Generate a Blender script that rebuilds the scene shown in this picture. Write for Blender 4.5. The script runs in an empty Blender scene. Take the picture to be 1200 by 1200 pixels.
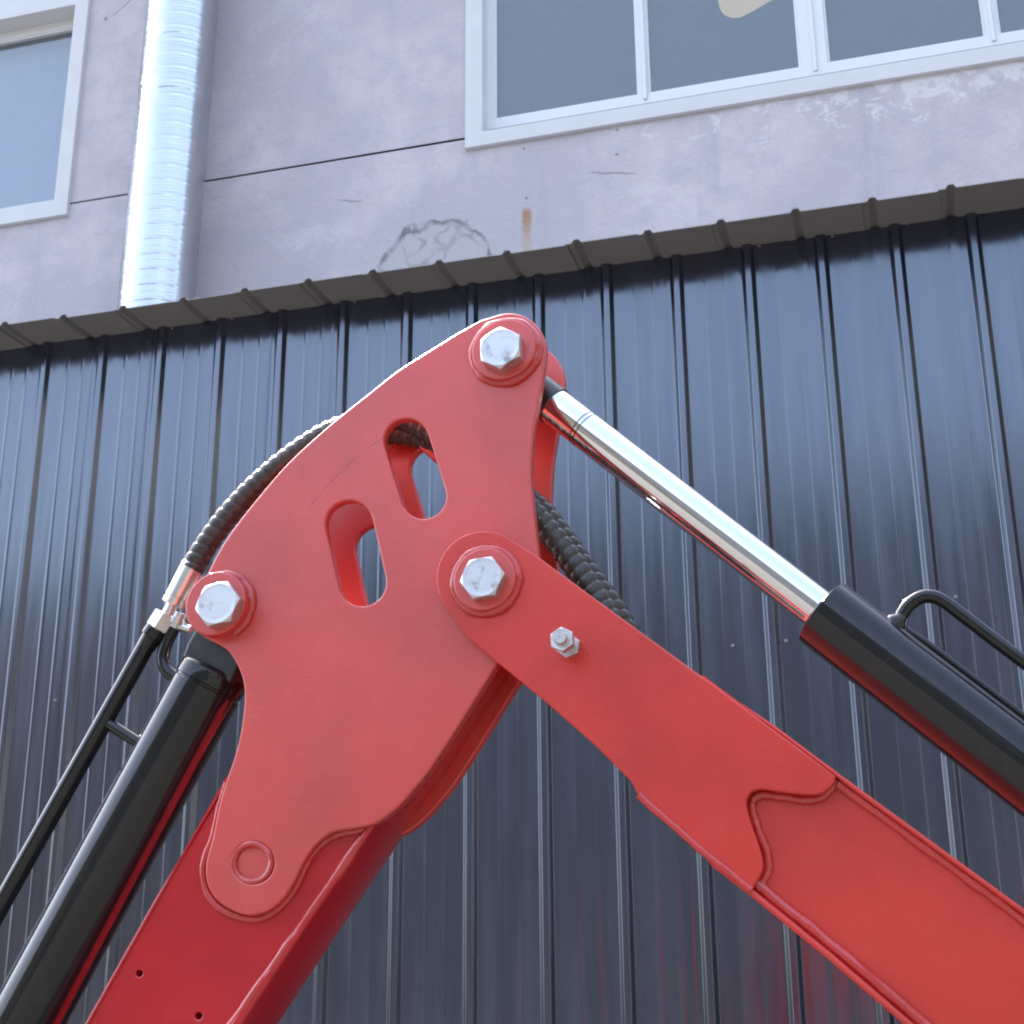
import bpy, bmesh, math, random
from mathutils import Vector, Matrix
random.seed(7)
S = bpy.context.scene
C = S.collection
R = math.radians

# ------------------------------------------------------------------ camera
CAM = Vector((0, 0, 1.55))
FPX = 1760.8                                   # focal length in pixels of a 1200 px wide frame
YAW, PIT, ROL = 0.27092, 0.33987, -0.006607
fwd = Vector((-math.sin(YAW)*math.cos(PIT), math.cos(YAW)*math.cos(PIT), math.sin(PIT)))
rt0 = Vector((math.cos(YAW), math.sin(YAW), 0)); up0 = rt0.cross(fwd)
rgt = rt0*math.cos(ROL) + up0*math.sin(ROL); upv = up0*math.cos(ROL) - rt0*math.sin(ROL)
cd = bpy.data.cameras.new('camera'); cam = bpy.data.objects.new('camera', cd); C.objects.link(cam)
M = Matrix((rgt, upv, -fwd)).transposed().to_4x4(); M.translation = CAM
cam.matrix_world = M
cd.sensor_width = 36; cd.lens = FPX/1200*36; cd.clip_start = .02; cd.clip_end = 600
S.camera = cam
S.cycles.pixel_filter_type = 'BLACKMAN_HARRIS'; S.cycles.filter_width = 2.1     # the photograph is a little soft

# ------------------------------------------------------------------ sky, sun, exposure
SUN_EL, SUN_AZ = R(51), R(-48)                 # azimuth clockwise from +Y: behind the building, to the left
w = bpy.data.worlds.new('World'); S.world = w; w.use_nodes = True
nt = w.node_tree; bg = nt.nodes['Background']
sky = nt.nodes.new('ShaderNodeTexSky'); sky.sky_type = 'NISHITA'; sky.sun_disc = False
sky.sun_elevation = SUN_EL; sky.sun_rotation = SUN_AZ % (2*math.pi)
sky.air_density = 1.0; sky.dust_density = 3.5; sky.ozone_density = .8
hs = nt.nodes.new('ShaderNodeHueSaturation'); hs.inputs['Saturation'].default_value = .80
nt.links.new(sky.outputs[0], hs.inputs['Color']); nt.links.new(hs.outputs[0], bg.inputs['Color'])
bg.inputs['Strength'].default_value = .14
sd = bpy.data.lights.new('sun', 'SUN'); sun = bpy.data.objects.new('sun', sd); C.objects.link(sun)
sd.energy = 3.2; sd.angle = R(.6); sd.color = (1, .95, .88)
sv = Vector((math.sin(SUN_AZ)*math.cos(SUN_EL), math.cos(SUN_AZ)*math.cos(SUN_EL), math.sin(SUN_EL)))
sun.rotation_euler = sv.to_track_quat('Z', 'Y').to_euler(); sun.location = sv*40
vs = S.view_settings; vs.view_transform = 'Standard'; vs.look = 'None'; vs.exposure = 2.65; vs.gamma = 1
vs.use_curve_mapping = False

# ------------------------------------------------------------------ helpers
def P(u, v, y):
    """the point on the upright plane Y = y seen at photograph pixel (u, v)"""
    d = fwd + rgt*((u-600)/FPX) - upv*((v-600)/FPX)
    return CAM + d*(y/d.y)

def link(ob, parent=None):
    C.objects.link(ob)
    if parent is not None:
        ob.parent = parent
        if parent.type == 'EMPTY': ob.matrix_parent_inverse = Matrix.Translation(-parent.location)
    return ob

def tag(o, label=None, cat=None, group=None, kind=None):
    for k, v in (('label', label), ('category', cat), ('group', group), ('kind', kind)):
        if v: o[k] = v
    return o

def empty(name, loc, label, cat, group=None):
    o = bpy.data.objects.new(name, None); o.location = loc; o.empty_display_size = .1
    C.objects.link(o); return tag(o, label, cat, group)

def finish(me, mat, smooth=True, angle=35, flat=True):
    me.materials.clear(); me.materials.append(mat)
    if smooth:
        me.polygons.foreach_set('use_smooth', [True]*len(me.polygons))
        me.set_sharp_from_angle(angle=R(angle))
        if flat:
            for p in me.polygons:
                if abs(p.normal.y) > .9999: p.use_smooth = False
    me.update()

def obj(name, me, mat, parent=None, smooth=True, angle=35):
    finish(me, mat, smooth, angle)
    return link(bpy.data.objects.new(name, me), parent)

def mesh(verts, faces, name='m'):
    me = bpy.data.meshes.new(name); me.from_pydata([tuple(v) for v in verts], [], faces); me.update()
    bm = bmesh.new(); bm.from_mesh(me); bmesh.ops.recalc_face_normals(bm, faces=bm.faces); bm.to_mesh(me); bm.free()
    return me

def box_mesh(x0, x1, y0, y1, z0, z1, bevel=0):
    bm = bmesh.new(); bmesh.ops.create_cube(bm, size=1)
    for v in bm.verts:
        v.co = Vector(((x0+x1)/2+v.co.x*(x1-x0), (y0+y1)/2+v.co.y*(y1-y0), (z0+z1)/2+v.co.z*(z1-z0)))
    if bevel: bmesh.ops.bevel(bm, geom=bm.edges[:], offset=bevel, segments=2, affect='EDGES', profile=.5)
    me = bpy.data.meshes.new('box'); bm.to_mesh(me); bm.free(); return me

def join_meshes(mes):
    bm = bmesh.new()
    for m in mes: bm.from_mesh(m)
    me = bpy.data.meshes.new('joined'); bm.to_mesh(me); bm.free(); return me

def area(p): return sum(a[0]*b[1]-b[0]*a[1] for a, b in zip(p, p[1:]+p[:1]))

def prism_mesh(outer, holes, y0, y1, bevel=.0012, res=2):
    """flat outline in (x, z) with holes, extruded from y0 to y1 with bevelled edges"""
    cu = bpy.data.curves.new('c', 'CURVE'); cu.dimensions = '2D'; cu.fill_mode = 'BOTH'
    for k, pl in enumerate([outer]+list(holes)):
        if (area(pl) < 0) == (k == 0): pl = pl[::-1]
        s = cu.splines.new('POLY'); s.points.add(len(pl)-1)
        for p, q in zip(s.points, pl): p.co = (q[0], q[1], 0, 1)
        s.use_cyclic_u = True
    t = abs(y1-y0)/2
    cu.extrude = t-bevel; cu.bevel_depth = bevel; cu.bevel_resolution = res; cu.offset = -bevel
    o = bpy.data.objects.new('c', cu); C.objects.link(o)
    dg = bpy.context.evaluated_depsgraph_get(); dg.update()
    me = bpy.data.meshes.new_from_object(o.evaluated_get(dg))
    bpy.data.objects.remove(o); bpy.data.curves.remove(cu)
    yc = (y0+y1)/2
    me.transform(Matrix(((1, 0, 0, 0), (0, 0, -1, yc), (0, 1, 0, 0), (0, 0, 0, 1))))
    bm = bmesh.new(); bm.from_mesh(me); bmesh.ops.remove_doubles(bm, verts=bm.verts, dist=1e-5)
    bmesh.ops.recalc_face_normals(bm, faces=bm.faces); bm.to_mesh(me); bm.free()
    return me

def xz(pts, y): return [(p.x, p.z) for p in (P(u, v, y) for u, v in pts)]

def cr(pts, n=6, closed=False):
    """Catmull-Rom through the points (any dimension)"""
    out = []; m = len(pts); pts = [Vector(p) for p in pts]
    rng = range(m) if closed else range(m-1)
    for i in rng:
        if closed: a, b, c, d = pts[i-1], pts[i], pts[(i+1) % m], pts[(i+2) % m]
        else: a, b, c, d = pts[max(i-1, 0)], pts[i], pts[i+1], pts[min(i+2, m-1)]
        for k in range(n):
            t = k/n
            out.append(.5*((2*b)+(c-a)*t+(2*a-5*b+4*c-d)*t*t+(3*b-a-3*c+d)*t**3))
    if not closed: out.append(pts[-1])
    return out

def circ(u, v, r, n=40, a0=0, a1=360):
    full = abs(a1-a0) >= 360
    k = n if full else n+1
    return [(u+r*math.cos(R(a0+(a1-a0)*i/n)), v-r*math.sin(R(a0+(a1-a0)*i/n))) for i in range(k)]

def capsule(c1, c2, r, n=16):
    a = math.degrees(math.atan2(-(c2[1]-c1[1]), c2[0]-c1[0]))
    return circ(*c1, r, n, a+90, a+270)+circ(*c2, r, n, a-90, a+90)

def sweep(pts, rad, seg=20, cap=True, closed=False, shape=None):
    """tube along points; rad a number or f(arc length, angle)"""
    pts = [Vector(p) for p in pts]; n = len(pts)
    tan = []
    for i in range(n):
        a = pts[i-1] if (i or closed) else pts[0]; b = pts[(i+1) % n] if (i < n-1 or closed) else pts[-1]
        tan.append((b-a).normalized())
    ref = Vector((0, -1, 0))
    if abs(tan[0].dot(ref)) > .9: ref = Vector((0, 0, 1))
    nrm = (ref - tan[0]*ref.dot(tan[0])).normalized()
    V = []; F = []; s = 0
    for i in range(n):
        if i: s += (pts[i]-pts[i-1]).length
        nrm = (nrm - tan[i]*nrm.dot(tan[i])).normalized(); bi = tan[i].cross(nrm)
        for k in range(seg):
            a = 2*math.pi*k/seg
            r = rad(s, a) if callable(rad) else rad
            V.append(pts[i]+(nrm*math.cos(a)+bi*math.sin(a))*r)
    for i in range(n if closed else n-1):
        for k in range(seg):
            j = (i+1) % n
            F.append((i*seg+k, i*seg+(k+1) % seg, j*seg+(k+1) % seg, j*seg+k))
    if cap and not closed:
        F.append(tuple(range(seg-1, -1, -1))); F.append(tuple((n-1)*seg+k for k in range(seg)))
    return mesh(V, F)

def lathe(a, b, prof, seg=48):
    """profile [(distance along axis from a, radius)] turned about the line a -> b"""
    a = Vector(a); d = (Vector(b)-a).normalized()
    ref = Vector((0, -1, 0)) if abs(d.y) < .9 else Vector((0, 0, 1))
    n = (ref-d*ref.dot(d)).normalized(); bi = d.cross(n)
    V = []; F = []
    for t, r in prof:
        for k in range(seg):
            an = 2*math.pi*k/seg
            V.append(a+d*t+(n*math.cos(an)+bi*math.sin(an))*max(r, 1e-5))
    for i in range(len(prof)-1):
        for k in range(seg): F.append((i*seg+k, i*seg+(k+1) % seg, (i+1)*seg+(k+1) % seg, (i+1)*seg+k))
    F.append(tuple(range(seg))); F.append(tuple((len(prof)-1)*seg+k for k in range(seg)))
    return mesh(V, F)

def hexhead(c, d, af, h, rot, cham=True, hole=0):
    """hexagon head: centre of its underside c, axis d, across flats af, height h"""
    d = Vector(d).normalized(); ref = Vector((1, 0, 0)) if abs(d.x) < .8 else Vector((0, 0, 1))
    n = (ref-d*ref.dot(d)).normalized(); bi = n.cross(d)*-1
    if d.y < -.9: n, bi = Vector((1, 0, 0)), Vector((0, 0, 1))
    V = []; F = []; seg = 48
    def ring(fr, fz):
        for k in range(seg):
            a = 2*math.pi*k/seg; aa = (a % (math.pi/3))-math.pi/6
            rho = af/2/math.cos(aa); r = fr(rho); th = a+R(rot)
            V.append(Vector(c)+(n*math.cos(th)+bi*math.sin(th))*r+d*fz(rho))
    r0 = af/2*.985
    ring(lambda q: q, lambda q: 0)
    ring(lambda q: q, lambda q: h-max(0, q-r0)*(.62 if cham else 0)-.0003)
    ring(lambda q: min(q-.0004, r0), lambda q: h)
    ring(lambda q: r0*.8, lambda q: h-.0002)
    for i in range(3):
        for k in range(seg): F.append((i*seg+k, i*seg+(k+1) % seg, (i+1)*seg+(k+1) % seg, (i+1)*seg+k))
    F.append(tuple(range(seg))); F.append(tuple(3*seg+k for k in range(seg)))
    return mesh(V, F)

def bead(pts, r, seed=0, pitch=.006):
    """weld bead: a lumpy tube"""
    rnd = random.Random(seed); ph = [rnd.uniform(0, 6) for _ in range(4)]
    fine = cr(pts, 4)
    return sweep(fine, lambda s, a: r*(1+.10*math.sin(s/pitch*6.28+ph[0])+.10*math.sin(s*140+ph[1]+a)+.06*math.sin(s*330+ph[2]-2*a)), 12)

# ------------------------------------------------------------------ materials
def newmat(name):
    m = bpy.data.materials.new(name); m.use_nodes = True
    return m, m.node_tree, m.node_tree.nodes['Principled BSDF']

class G:
    """tiny node-graph writer"""
    def __init__(s, nt): s.nt = nt
    def n(s, t, ins=None, **kw):
        q = s.nt.nodes.new('ShaderNode'+t)
        for k, v in kw.items(): setattr(q, k, v)
        for k, v in (ins or {}).items(): s.put(q.inputs[k], v)
        return q
    def put(s, sock, v):
        if isinstance(v, bpy.types.NodeSocket): s.nt.links.new(v, sock)
        else: sock.default_value = v
    def m(s, op, *a, clamp=False):
        q = s.n('Math', operation=op, use_clamp=clamp)
        for i, v in enumerate(a): s.put(q.inputs[i], v)
        return q.outputs[0]
    def pos(s): return s.n('NewGeometry').outputs['Position']
    def scale(s, vec, sc):
        q = s.n('VectorMath', operation='MULTIPLY'); s.put(q.inputs[0], vec); q.inputs[1].default_value = sc; return q.outputs[0]
    def noise(s, vec, scale, detail=4, rough=.55, dist=0):
        q = s.n('TexNoise', {'Vector': vec, 'Scale': scale, 'Detail': detail, 'Roughness': rough, 'Distortion': dist}); return q.outputs[0]
    def ramp(s, f, lo, hi, a=0., b=1., smooth=True):
        q = s.n('MapRange', {'Value': f, 'From Min': lo, 'From Max': hi, 'To Min': a, 'To Max': b})
        q.interpolation_type = 'SMOOTHSTEP' if smooth else 'LINEAR'; return q.outputs[0]
    def mix(s, f, a, b, blend='MIX'):
        q = s.n('Mix', data_type='RGBA', blend_type=blend)
        s.put(q.inputs[0], f)
        for i, v in ((6, a), (7, b)): s.put(q.inputs[i], v if isinstance(v, bpy.types.NodeSocket) else (*v, 1))
        return q.outputs[2]
    def bump(s, h, strength, dist, nrm=None):
        q = s.n('Bump', {'Height': h, 'Strength': strength, 'Distance': dist})
        if nrm is not None: s.put(q.inputs['Normal'], nrm)
        return q.outputs[0]

def paint(name, col, rough, coat=.0, coat_rough=.1, peel=.05, wear=.0, spec=.5, dust=.12):
    m, nt, b = newmat(name); g = G(nt); p = g.pos()
    big = g.noise(p, 9, 4); fine = g.noise(p, 60, 5, .65)
    c2 = tuple(x*.80 for x in col)
    c = g.mix(g.ramp(big, .35, .7), col, c2)
    c = g.mix(g.ramp(g.noise(p, 3.5, 6, .7, .6), .48, .72, 0, min(1, dust*4)), c, tuple(min(1, x*1.05+.03) for x in col))
    dn = g.ramp(fine, .5, .85, 0, dust)
    c = g.mix(dn, c, (.42, .36, .33))
    if wear:
        sp = g.ramp(g.noise(p, 190, 3, .6), .70, .76)
        c = g.mix(g.m('MULTIPLY', sp, wear), c, (.16, .03, .03))
    g.put(b.inputs['Base Color'], c)
    g.put(b.inputs['Roughness'], g.m('ADD', rough-.05, g.m('MULTIPLY', g.noise(p, 23, 5, .6), .12)))
    b.inputs['Specular IOR Level'].default_value = spec
    b.inputs['Coat Weight'].default_value = coat; b.inputs['Coat Roughness'].default_value = coat_rough
    h = g.m('ADD', g.noise(p, 330, 2), g.m('MULTIPLY', g.noise(p, 14, 2), 3.0))
    g.put(b.inputs['Normal'], g.bump(h, peel, .004))
    return m

RED = (.60, .038, .026)
m_plate = paint('red_satin_paint', RED, .38, .75, .36, .06, .25, spec=.7, dust=.07)
m_boom = paint('red_gloss_paint', (.50, .008, .015), .22, .5, .10, .05, .15, dust=.02)
def scratch(m, pts, y, w_, amt):
    nt = m.node_tree; g = G(nt); b = nt.nodes['Principled BSDF']; p = g.pos()
    src = b.inputs['Base Color'].links[0].from_socket
    for (u0, v0, u1, v1) in pts:
        a, q = P(u0, v0, y), P(u1, v1, y); d = q-a; L = d.length; d.normalize()
        rel = g.n('VectorMath', {0: p, 1: tuple(a)}, operation='SUBTRACT').outputs[0]
        t = g.n('VectorMath', {0: rel, 1: tuple(d)}, operation='DOT_PRODUCT').outputs['Value']
        nn = Vector((-d.z, 0, d.x)); s_ = g.n('VectorMath', {0: rel, 1: tuple(nn)}, operation='DOT_PRODUCT').outputs['Value']
        # a shallow arc with broken ink
        s_ = g.m('ADD', s_, g.m('MULTIPLY', g.m('MULTIPLY', t, g.m('SUBTRACT', t, L)), 2.2))
        k = g.m('MULTIPLY', g.ramp(g.m('ABSOLUTE', s_), w_, w_*.3), g.m('MULTIPLY', g.ramp(t, 0, .004), g.ramp(t, L, L-.004)))
        k = g.m('MULTIPLY', k, g.ramp(g.noise(p, 120, 3), .40, .55, .1, amt))
        k = g.m('MULTIPLY', k, g.ramp(g.n('SeparateXYZ', {0: p}).outputs[1], y+.004, y+.002))
        src = g.mix(k, src, (.13, .02, .02))
    g.put(b.inputs['Base Color'], src)
scratch(m_plate, ((363, 594, 452, 511),), 1.2, .0009, .7)
m_arm = paint('red_arm_paint', (.60, .031, .019), .36, .4, .28, .06, .25, spec=.5, dust=.04)
m_weld = paint('red_painted_weld', (.53, .024, .020), .24, .9, .12, .2, .3, dust=.03)
m_black = paint('black_gloss_paint', (.010, .011, .012), .16, .75, .06, .05, dust=.03, spec=.1)
m_darkpaint = paint('black_satin_paint', (.015, .016, .017), .32, .3, .2, .06, dust=.05)

def metal(name, col, rough, grime=.3, scale=60, metallic=1., grimecol=(.12, .10, .09), bump=.05):
    m, nt, b = newmat(name); g = G(nt); p = g.pos()
    f = g.ramp(g.noise(p, scale, 6, .65, .6), .52, .74, 0, grime)
    g.put(b.inputs['Base Color'], g.mix(f, col, grimecol))
    b.inputs['Metallic'].default_value = metallic
    g.put(b.inputs['Roughness'], g.m('ADD', rough, g.m('MULTIPLY', f, .25)))
    g.put(b.inputs['Normal'], g.bump(g.noise(p, scale*5, 4), bump, .002))
    return m
m_zinc = metal('zinc_plated_steel', (.62, .63, .64), .46, .8, 60, 1., (.26, .25, .24), .1)
m_fit = metal('steel_fitting', (.72, .70, .67), .3, .4, 140)
m_chrome = metal('chrome_rod', (.72, .73, .74), .05, .05, 120, 1, (.3, .28, .26), .004)
m_scratch = metal('dark_steel_groove', (.10, .10, .10), .4, .3)

def rubber():
    m, nt, b = newmat('hose_guard_rubber'); g = G(nt); p = g.pos()
    n = g.noise(p, 90, 5, .6)
    g.put(b.inputs['Base Color'], g.mix(n, (.020, .019, .018), (.060, .055, .050)))
    g.put(b.inputs['Roughness'], g.ramp(n, .3, .7, .24, .42)); g.put(b.inputs['Normal'], g.bump(g.noise(p, 400, 3), .1, .002))
    return m
m_rubber = rubber()

def simple(name, col, rough=.6, var=.12, scale=12, spec=.5, bump=.15, metallic=0):
    m, nt, b = newmat(name); g = G(nt); p = g.pos()
    n = g.noise(p, scale, 6, .6)
    g.put(b.inputs['Base Color'], g.mix(n, tuple(x*(1-var) for x in col), tuple(min(1, x*(1+var)) for x in col)))
    b.inputs['Roughness'].default_value = rough; b.inputs['Specular IOR Level'].default_value = spec
    b.inputs['Metallic'].default_value = metallic
    g.put(b.inputs['Normal'], g.bump(g.noise(p, scale*9, 4), bump, .004))
    return m
m_trim = simple('painted_window_surround', (.64, .64, .64), .7, .08, 7, .3)
m_pvc = simple('white_window_frame', (.70, .71, .72), .4, .03, 9, .5, .02)
m_room = simple('dim_room_plaster', (.45, .45, .46), .8)
m_cream = simple('cream_pane_light', (.88, .56, .22), .8, .1, 20)  # cream tone standing in for light in the window glass
m_seam = simple('dark_joint_mortar', (.42, .41, .43), .9)
m_screw = simple('screw_head', (.25, .25, .25), .4, .2, 200, .5, .1, .6)

def sheet_material():
    m, nt, b = newmat('navy_coated_steel_sheet'); g = G(nt); p = g.pos()
    st = g.noise(g.scale(p, (1, 1, .06)), 26, 4, .6)          # run-down streaks of dust
    bl = g.noise(p, 2.2, 4)
    c = g.mix(g.ramp(st, .40, .75), (.007, .011, .028), (.013, .019, .040))
    c = g.mix(g.ramp(bl, .45, .75, 0, .4), c, (.020, .025, .040))
    sp = g.ramp(g.noise(p, 170, 2, .5), .80, .84)
    c = g.mix(g.m('MULTIPLY', sp, .5), c, (.3, .3, .3))
    g.put(b.inputs['Base Color'], c)
    g.put(b.inputs['Roughness'], g.ramp(st, .3, .8, .14, .25))
    b.inputs['Specular IOR Level'].default_value = .8
    b.inputs['IOR'].default_value = 1.86
    b.inputs['Specular Tint'].default_value = (.84, .90, 1, 1)
    oil = g.noise(g.scale(p, (1, 1, .07)), 13, 3, .6)         # slight oil-canning, long in z
    fine = g.noise(g.scale(p, (1, 1, .05)), 60, 2, .5)
    h = g.m('ADD', oil, g.m('MULTIPLY', fine, .05))
    g.put(b.inputs['Normal'], g.bump(h, .13, .012))
    return m
m_sheet = sheet_material()
m_eave = simple('grey_brown_sheet_back', (.31, .31, .30), .5, .12, 5, .4, .05)

def duct_material():
    m, nt, b = newmat('galvanised_duct'); g = G(nt); p = g.pos()
    n = g.noise(p, 14, 5, .6)
    g.put(b.inputs['Base Color'], g.mix(n, (.46, .475, .49), (.56, .575, .59)))
    b.inputs['Metallic'].default_value = 1.; g.put(b.inputs['Roughness'], g.ramp(n, .3, .7, .19, .27))
    g.put(b.inputs['Normal'], g.bump(n, .08, .004))
    return m
m_duct = duct_material()

def glass():
    m, nt, b = newmat('window_glass'); nt.nodes.remove(b); g = G(nt)
    out = nt.nodes['Material Output']
    fr = g.n('Fresnel', {'IOR': g.ramp(g.n('NewGeometry').outputs['Backfacing'], 0, 1, 1.72, 1/1.72, False)})
    gl = g.n('BsdfGlossy', {'Color': (1, 1, 1, 1), 'Roughness': .015})
    tr = g.n('BsdfTransparent', {'Color': (.90, .94, .97, 1)})
    nz = g.bump(g.noise(g.pos(), 2.2, 2), .06, .02); g.put(gl.inputs['Normal'], nz)
    df = g.n('BsdfDiffuse', {'Color': (.45, .47, .5, 1)})
    mx0 = g.n('MixShader', {0: .06, 1: tr.outputs[0], 2: df.outputs[0]})
    mx = g.n('MixShader', {0: fr.outputs[0], 1: mx0.outputs[0], 2: gl.outputs[0]})
    nt.links.new(mx.outputs[0], out.inputs['Surface'])
    return m
m_glass = glass()

YB = 5.6            # face of the upper building wall
YW = 3.93           # pan of the shed cladding
YE = 3.765          # outer edge of the shed eave
PITCH = .2099

def plaster():
    m, nt, b = newmat('lilac_grey_plaster'); g = G(nt); p = g.pos()
    sx = g.n('SeparateXYZ', {0: p}); X, Z = sx.outputs[0], sx.outputs[2]
    big = g.noise(p, 1.1, 5, .6); mid = g.noise(p, 5, 6, .65); fin = g.noise(p, 40, 5, .7)
    c = g.mix(g.ramp(big, .42, .60), (.48, .455, .48), (.57, .535, .55))
    c = g.mix(g.ramp(mid, .42, .68, 0, .7), c, (.44, .43, .465))
    c = g.mix(g.ramp(g.noise(p, 2.6, 6, .7, .5), .55, .72, 0, .5), c, (.62, .60, .61))
    c = g.mix(g.ramp(fin, .55, .8, 0, .25), c, (.33, .31, .35))
    runs = g.noise(g.scale(p, (1, 1, .12)), 6, 5, .6)
    c = g.mix(g.ramp(runs, .52, .74, 0, .55), c, (.37, .375, .42))
    # pale flaking salts below the long window, thicker to the right
    zs = P(870, 122, YB).z
    band = g.m('MULTIPLY', g.ramp(Z, zs-.42, zs-.02), g.ramp(Z, zs+.02, zs-.01))
    side = g.ramp(X, -1.75, .35, .25, 1.0)
    fl = g.noise(g.scale(p, (1, 1, 1.3)), 9, 9, .74, .25)
    thr = g.m('SUBTRACT', fl, g.m('MULTIPLY', g.m('MULTIPLY', band, side), -.235))
    c = g.mix(g.ramp(thr, .69, .78, 0, .8), c, (.66, .66, .66))
    # rust run below a nail hole
    r0 = P(617, 243, YB); r1 = P(617, 292, YB)
    wob = g.m('MULTIPLY', g.m('SUBTRACT', g.noise(p, 30, 3), .5), .03)
    dx = g.m('ABSOLUTE', g.m('ADD', g.m('SUBTRACT', X, r0.x), wob))
    rm = g.m('MULTIPLY', g.ramp(dx, .030, .010), g.m('MULTIPLY', g.ramp(Z, r0.z+.01, r0.z-.03), g.ramp(Z, r1.z-.25, r0.z-.02, .15, 1)))
    c = g.mix(g.m('MULTIPLY', rm, .85), c, g.mix(g.ramp(Z, r1.z, r0.z), (.46, .36, .26), (.36, .17, .07)))
    # greyish mended patch with a dark crazed rim
    pc = P(509, 305, YB)
    ex = g.m('DIVIDE', g.m('SUBTRACT', X, pc.x), .25); ez = g.m('DIVIDE', g.m('SUBTRACT', Z, pc.z), .185)
    rr = g.m('SQRT', g.m('ADD', g.m('MULTIPLY', ex, ex), g.m('MULTIPLY', ez, ez)))
    rr = g.m('ADD', rr, g.m('MULTIPLY', g.m('SUBTRACT', g.noise(p, 8, 3), .5), .75))
    ins = g.ramp(rr, 1.02, .94)
    vo = g.n('TexVoronoi', {'Vector': g.n('VectorMath', {0: p, 1: g.scale(g.n('TexNoise', {'Vector': p, 'Scale': 5.}).outputs['Color'], (.34, .34, .34))}, operation='ADD').outputs[0], 'Scale': 5.0}, feature='DISTANCE_TO_EDGE')
    cr_ = g.m('MULTIPLY', g.ramp(vo.outputs[0], .07, .005), ins)
    rim = g.m('MULTIPLY', g.ramp(rr, .87, .985), g.ramp(rr, 1.09, .995))
    c = g.mix(g.m('MULTIPLY', ins, .5), c, (.44, .46, .45))
    c = g.mix(g.m('MULTIPLY', g.m('MAXIMUM', rim, g.m('MULTIPLY', cr_, .5)), g.ramp(g.noise(p, 12, 4, .6), .33, .60, .22, .9)), c, (.17, .17, .18))
    # nail holes
    for (u, v, rad) in ((124, 22, .013), (723, 152, .007), (723, 181, .009), (617, 232, .008), (614, 174, .007)):
        q = P(u, v, YB); d = g.n('VectorMath', {0: p, 1: (q.x, q.y, q.z)}, operation='DISTANCE').outputs['Value']
        c = g.mix(g.ramp(d, rad*1.3, rad*.3, 0, .65), c, (.10, .10, .11))
    # short hairline cracks
    for (u0, v0, u1, v1) in ((690, 202, 745, 204), (130, 20, 160, -6), (398, 234, 425, 236)):
        a, q = P(u0, v0, YB), P(u1, v1, YB); d = q-a; L = d.length; d.normalize()
        rel = g.n('VectorMath', {0: p, 1: tuple(a)}, operation='SUBTRACT').outputs[0]
        t = g.n('VectorMath', {0: rel, 1: tuple(d)}, operation='DOT_PRODUCT').outputs['Value']
        nn = Vector((-d.z, 0, d.x)); s = g.n('VectorMath', {0: rel, 1: tuple(nn)}, operation='DOT_PRODUCT').outputs['Value']
        s = g.m('ABSOLUTE', g.m('ADD', s, g.m('MULTIPLY', g.m('SUBTRACT', mid, .5), .05)))
        k = g.m('MULTIPLY', g.ramp(s, .007, .002), g.m('MULTIPLY', g.ramp(t, -.02, .03), g.ramp(t, L+.02, L-.03)))
        c = g.mix(g.m('MULTIPLY', k, .6), c, (.2, .2, .22))
    g.put(b.inputs['Base Color'], c); b.inputs['Roughness'].default_value = .85
    b.inputs['Specular IOR Level'].default_value = .25
    h = g.m('ADD', fin, g.m('MULTIPLY', mid, 1.5)); g.put(b.inputs['Normal'], g.bump(h, .35, .012))
    return m
m_plaster = plaster()

# ------------------------------------------------------------------ ground
def concrete():
    m, nt, b = newmat('yard_asphalt'); g = G(nt); p = g.pos()
    c = g.mix(g.noise(p, .5, 6, .6), (.055, .052, .048), (.075, .072, .066)); c = g.mix(g.ramp(g.noise(p, 30, 5, .7), .5, .8, 0, .5), c, (.045, .043, .04))
    g.put(b.inputs['Base Color'], c); b.inputs['Roughness'].default_value = .9
    g.put(b.inputs['Normal'], g.bump(g.noise(p, 60, 5), .3, .01)); return m
gm = mesh([(-200, -200, 0), (200, -200, 0), (200, 200, 0), (-200, 200, 0)], [(0, 1, 2, 3)])
tag(obj('ground', gm, concrete(), smooth=False), kind='structure')

# ------------------------------------------------------------------ upper building
bx0, bx1, by1, bz1 = -9.5, 7.5, 11.5, 7.9
bld = empty('building', (-1, YB, 0), 'lilac grey plastered building with white framed windows rising above the metal shed', 'building')
ZJ = P(310, 199.7, YB).z
# windows: (surround outer, surround inner) rectangles in x, z
sr_l = P(545, 172, YB-.022); sr_r_x = None
YF = YB+.055        # face of the window frames
def X_(u, v, y): return P(u, v, y).x
zi = P(579, 140, YF).z; zo = P(545, 173.5, YB-.022).z
pw = [(X_(579, 100, YF), X_(748.5, 100, YF)), (X_(759, 90, YF), X_(937, 60, YF)), (X_(968, 50, YF), X_(1154, 30, YF)), (X_(1169, 30, YF), 0)]
pw[3] = (pw[3][0], pw[3][0]+.66)
fx0 = pw[0][0]-.045; fx1 = pw[3][1]+.045
ztop = P(82, 8, YB).z+.02
win_r = dict(so=(P(544.5, 170, YB-.022).x, pw[3][1]+.18, zo, ztop+.12), si=(P(565, 140, YB-.022).x, pw[3][1]+.115, P(566, 153.5, YB-.022).z, ztop+.03))
lx = P(90.5, 120, YB-.022).x-.0; li = P(74, 160, YB-.022).x
win_l = dict(so=(lx-2.2, P(91, 125, YB-.022).x, P(82, 250, YB-.022).z, ztop+.10), si=(lx-2.1, P(75, 125, YB-.022).x, P(67, 233, YB-.022).z, P(40, 15, YB-.022).z))
def rect(x0, x1, z0, z1): return [(x0, z0), (x1, z0), (x1, z1), (x0, z1)]
holes = []
for wn in (win_r, win_l):
    a, b, c, d = wn['si']; holes.append(rect(a-.015, b+.015, c-.015, d+.015))
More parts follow.
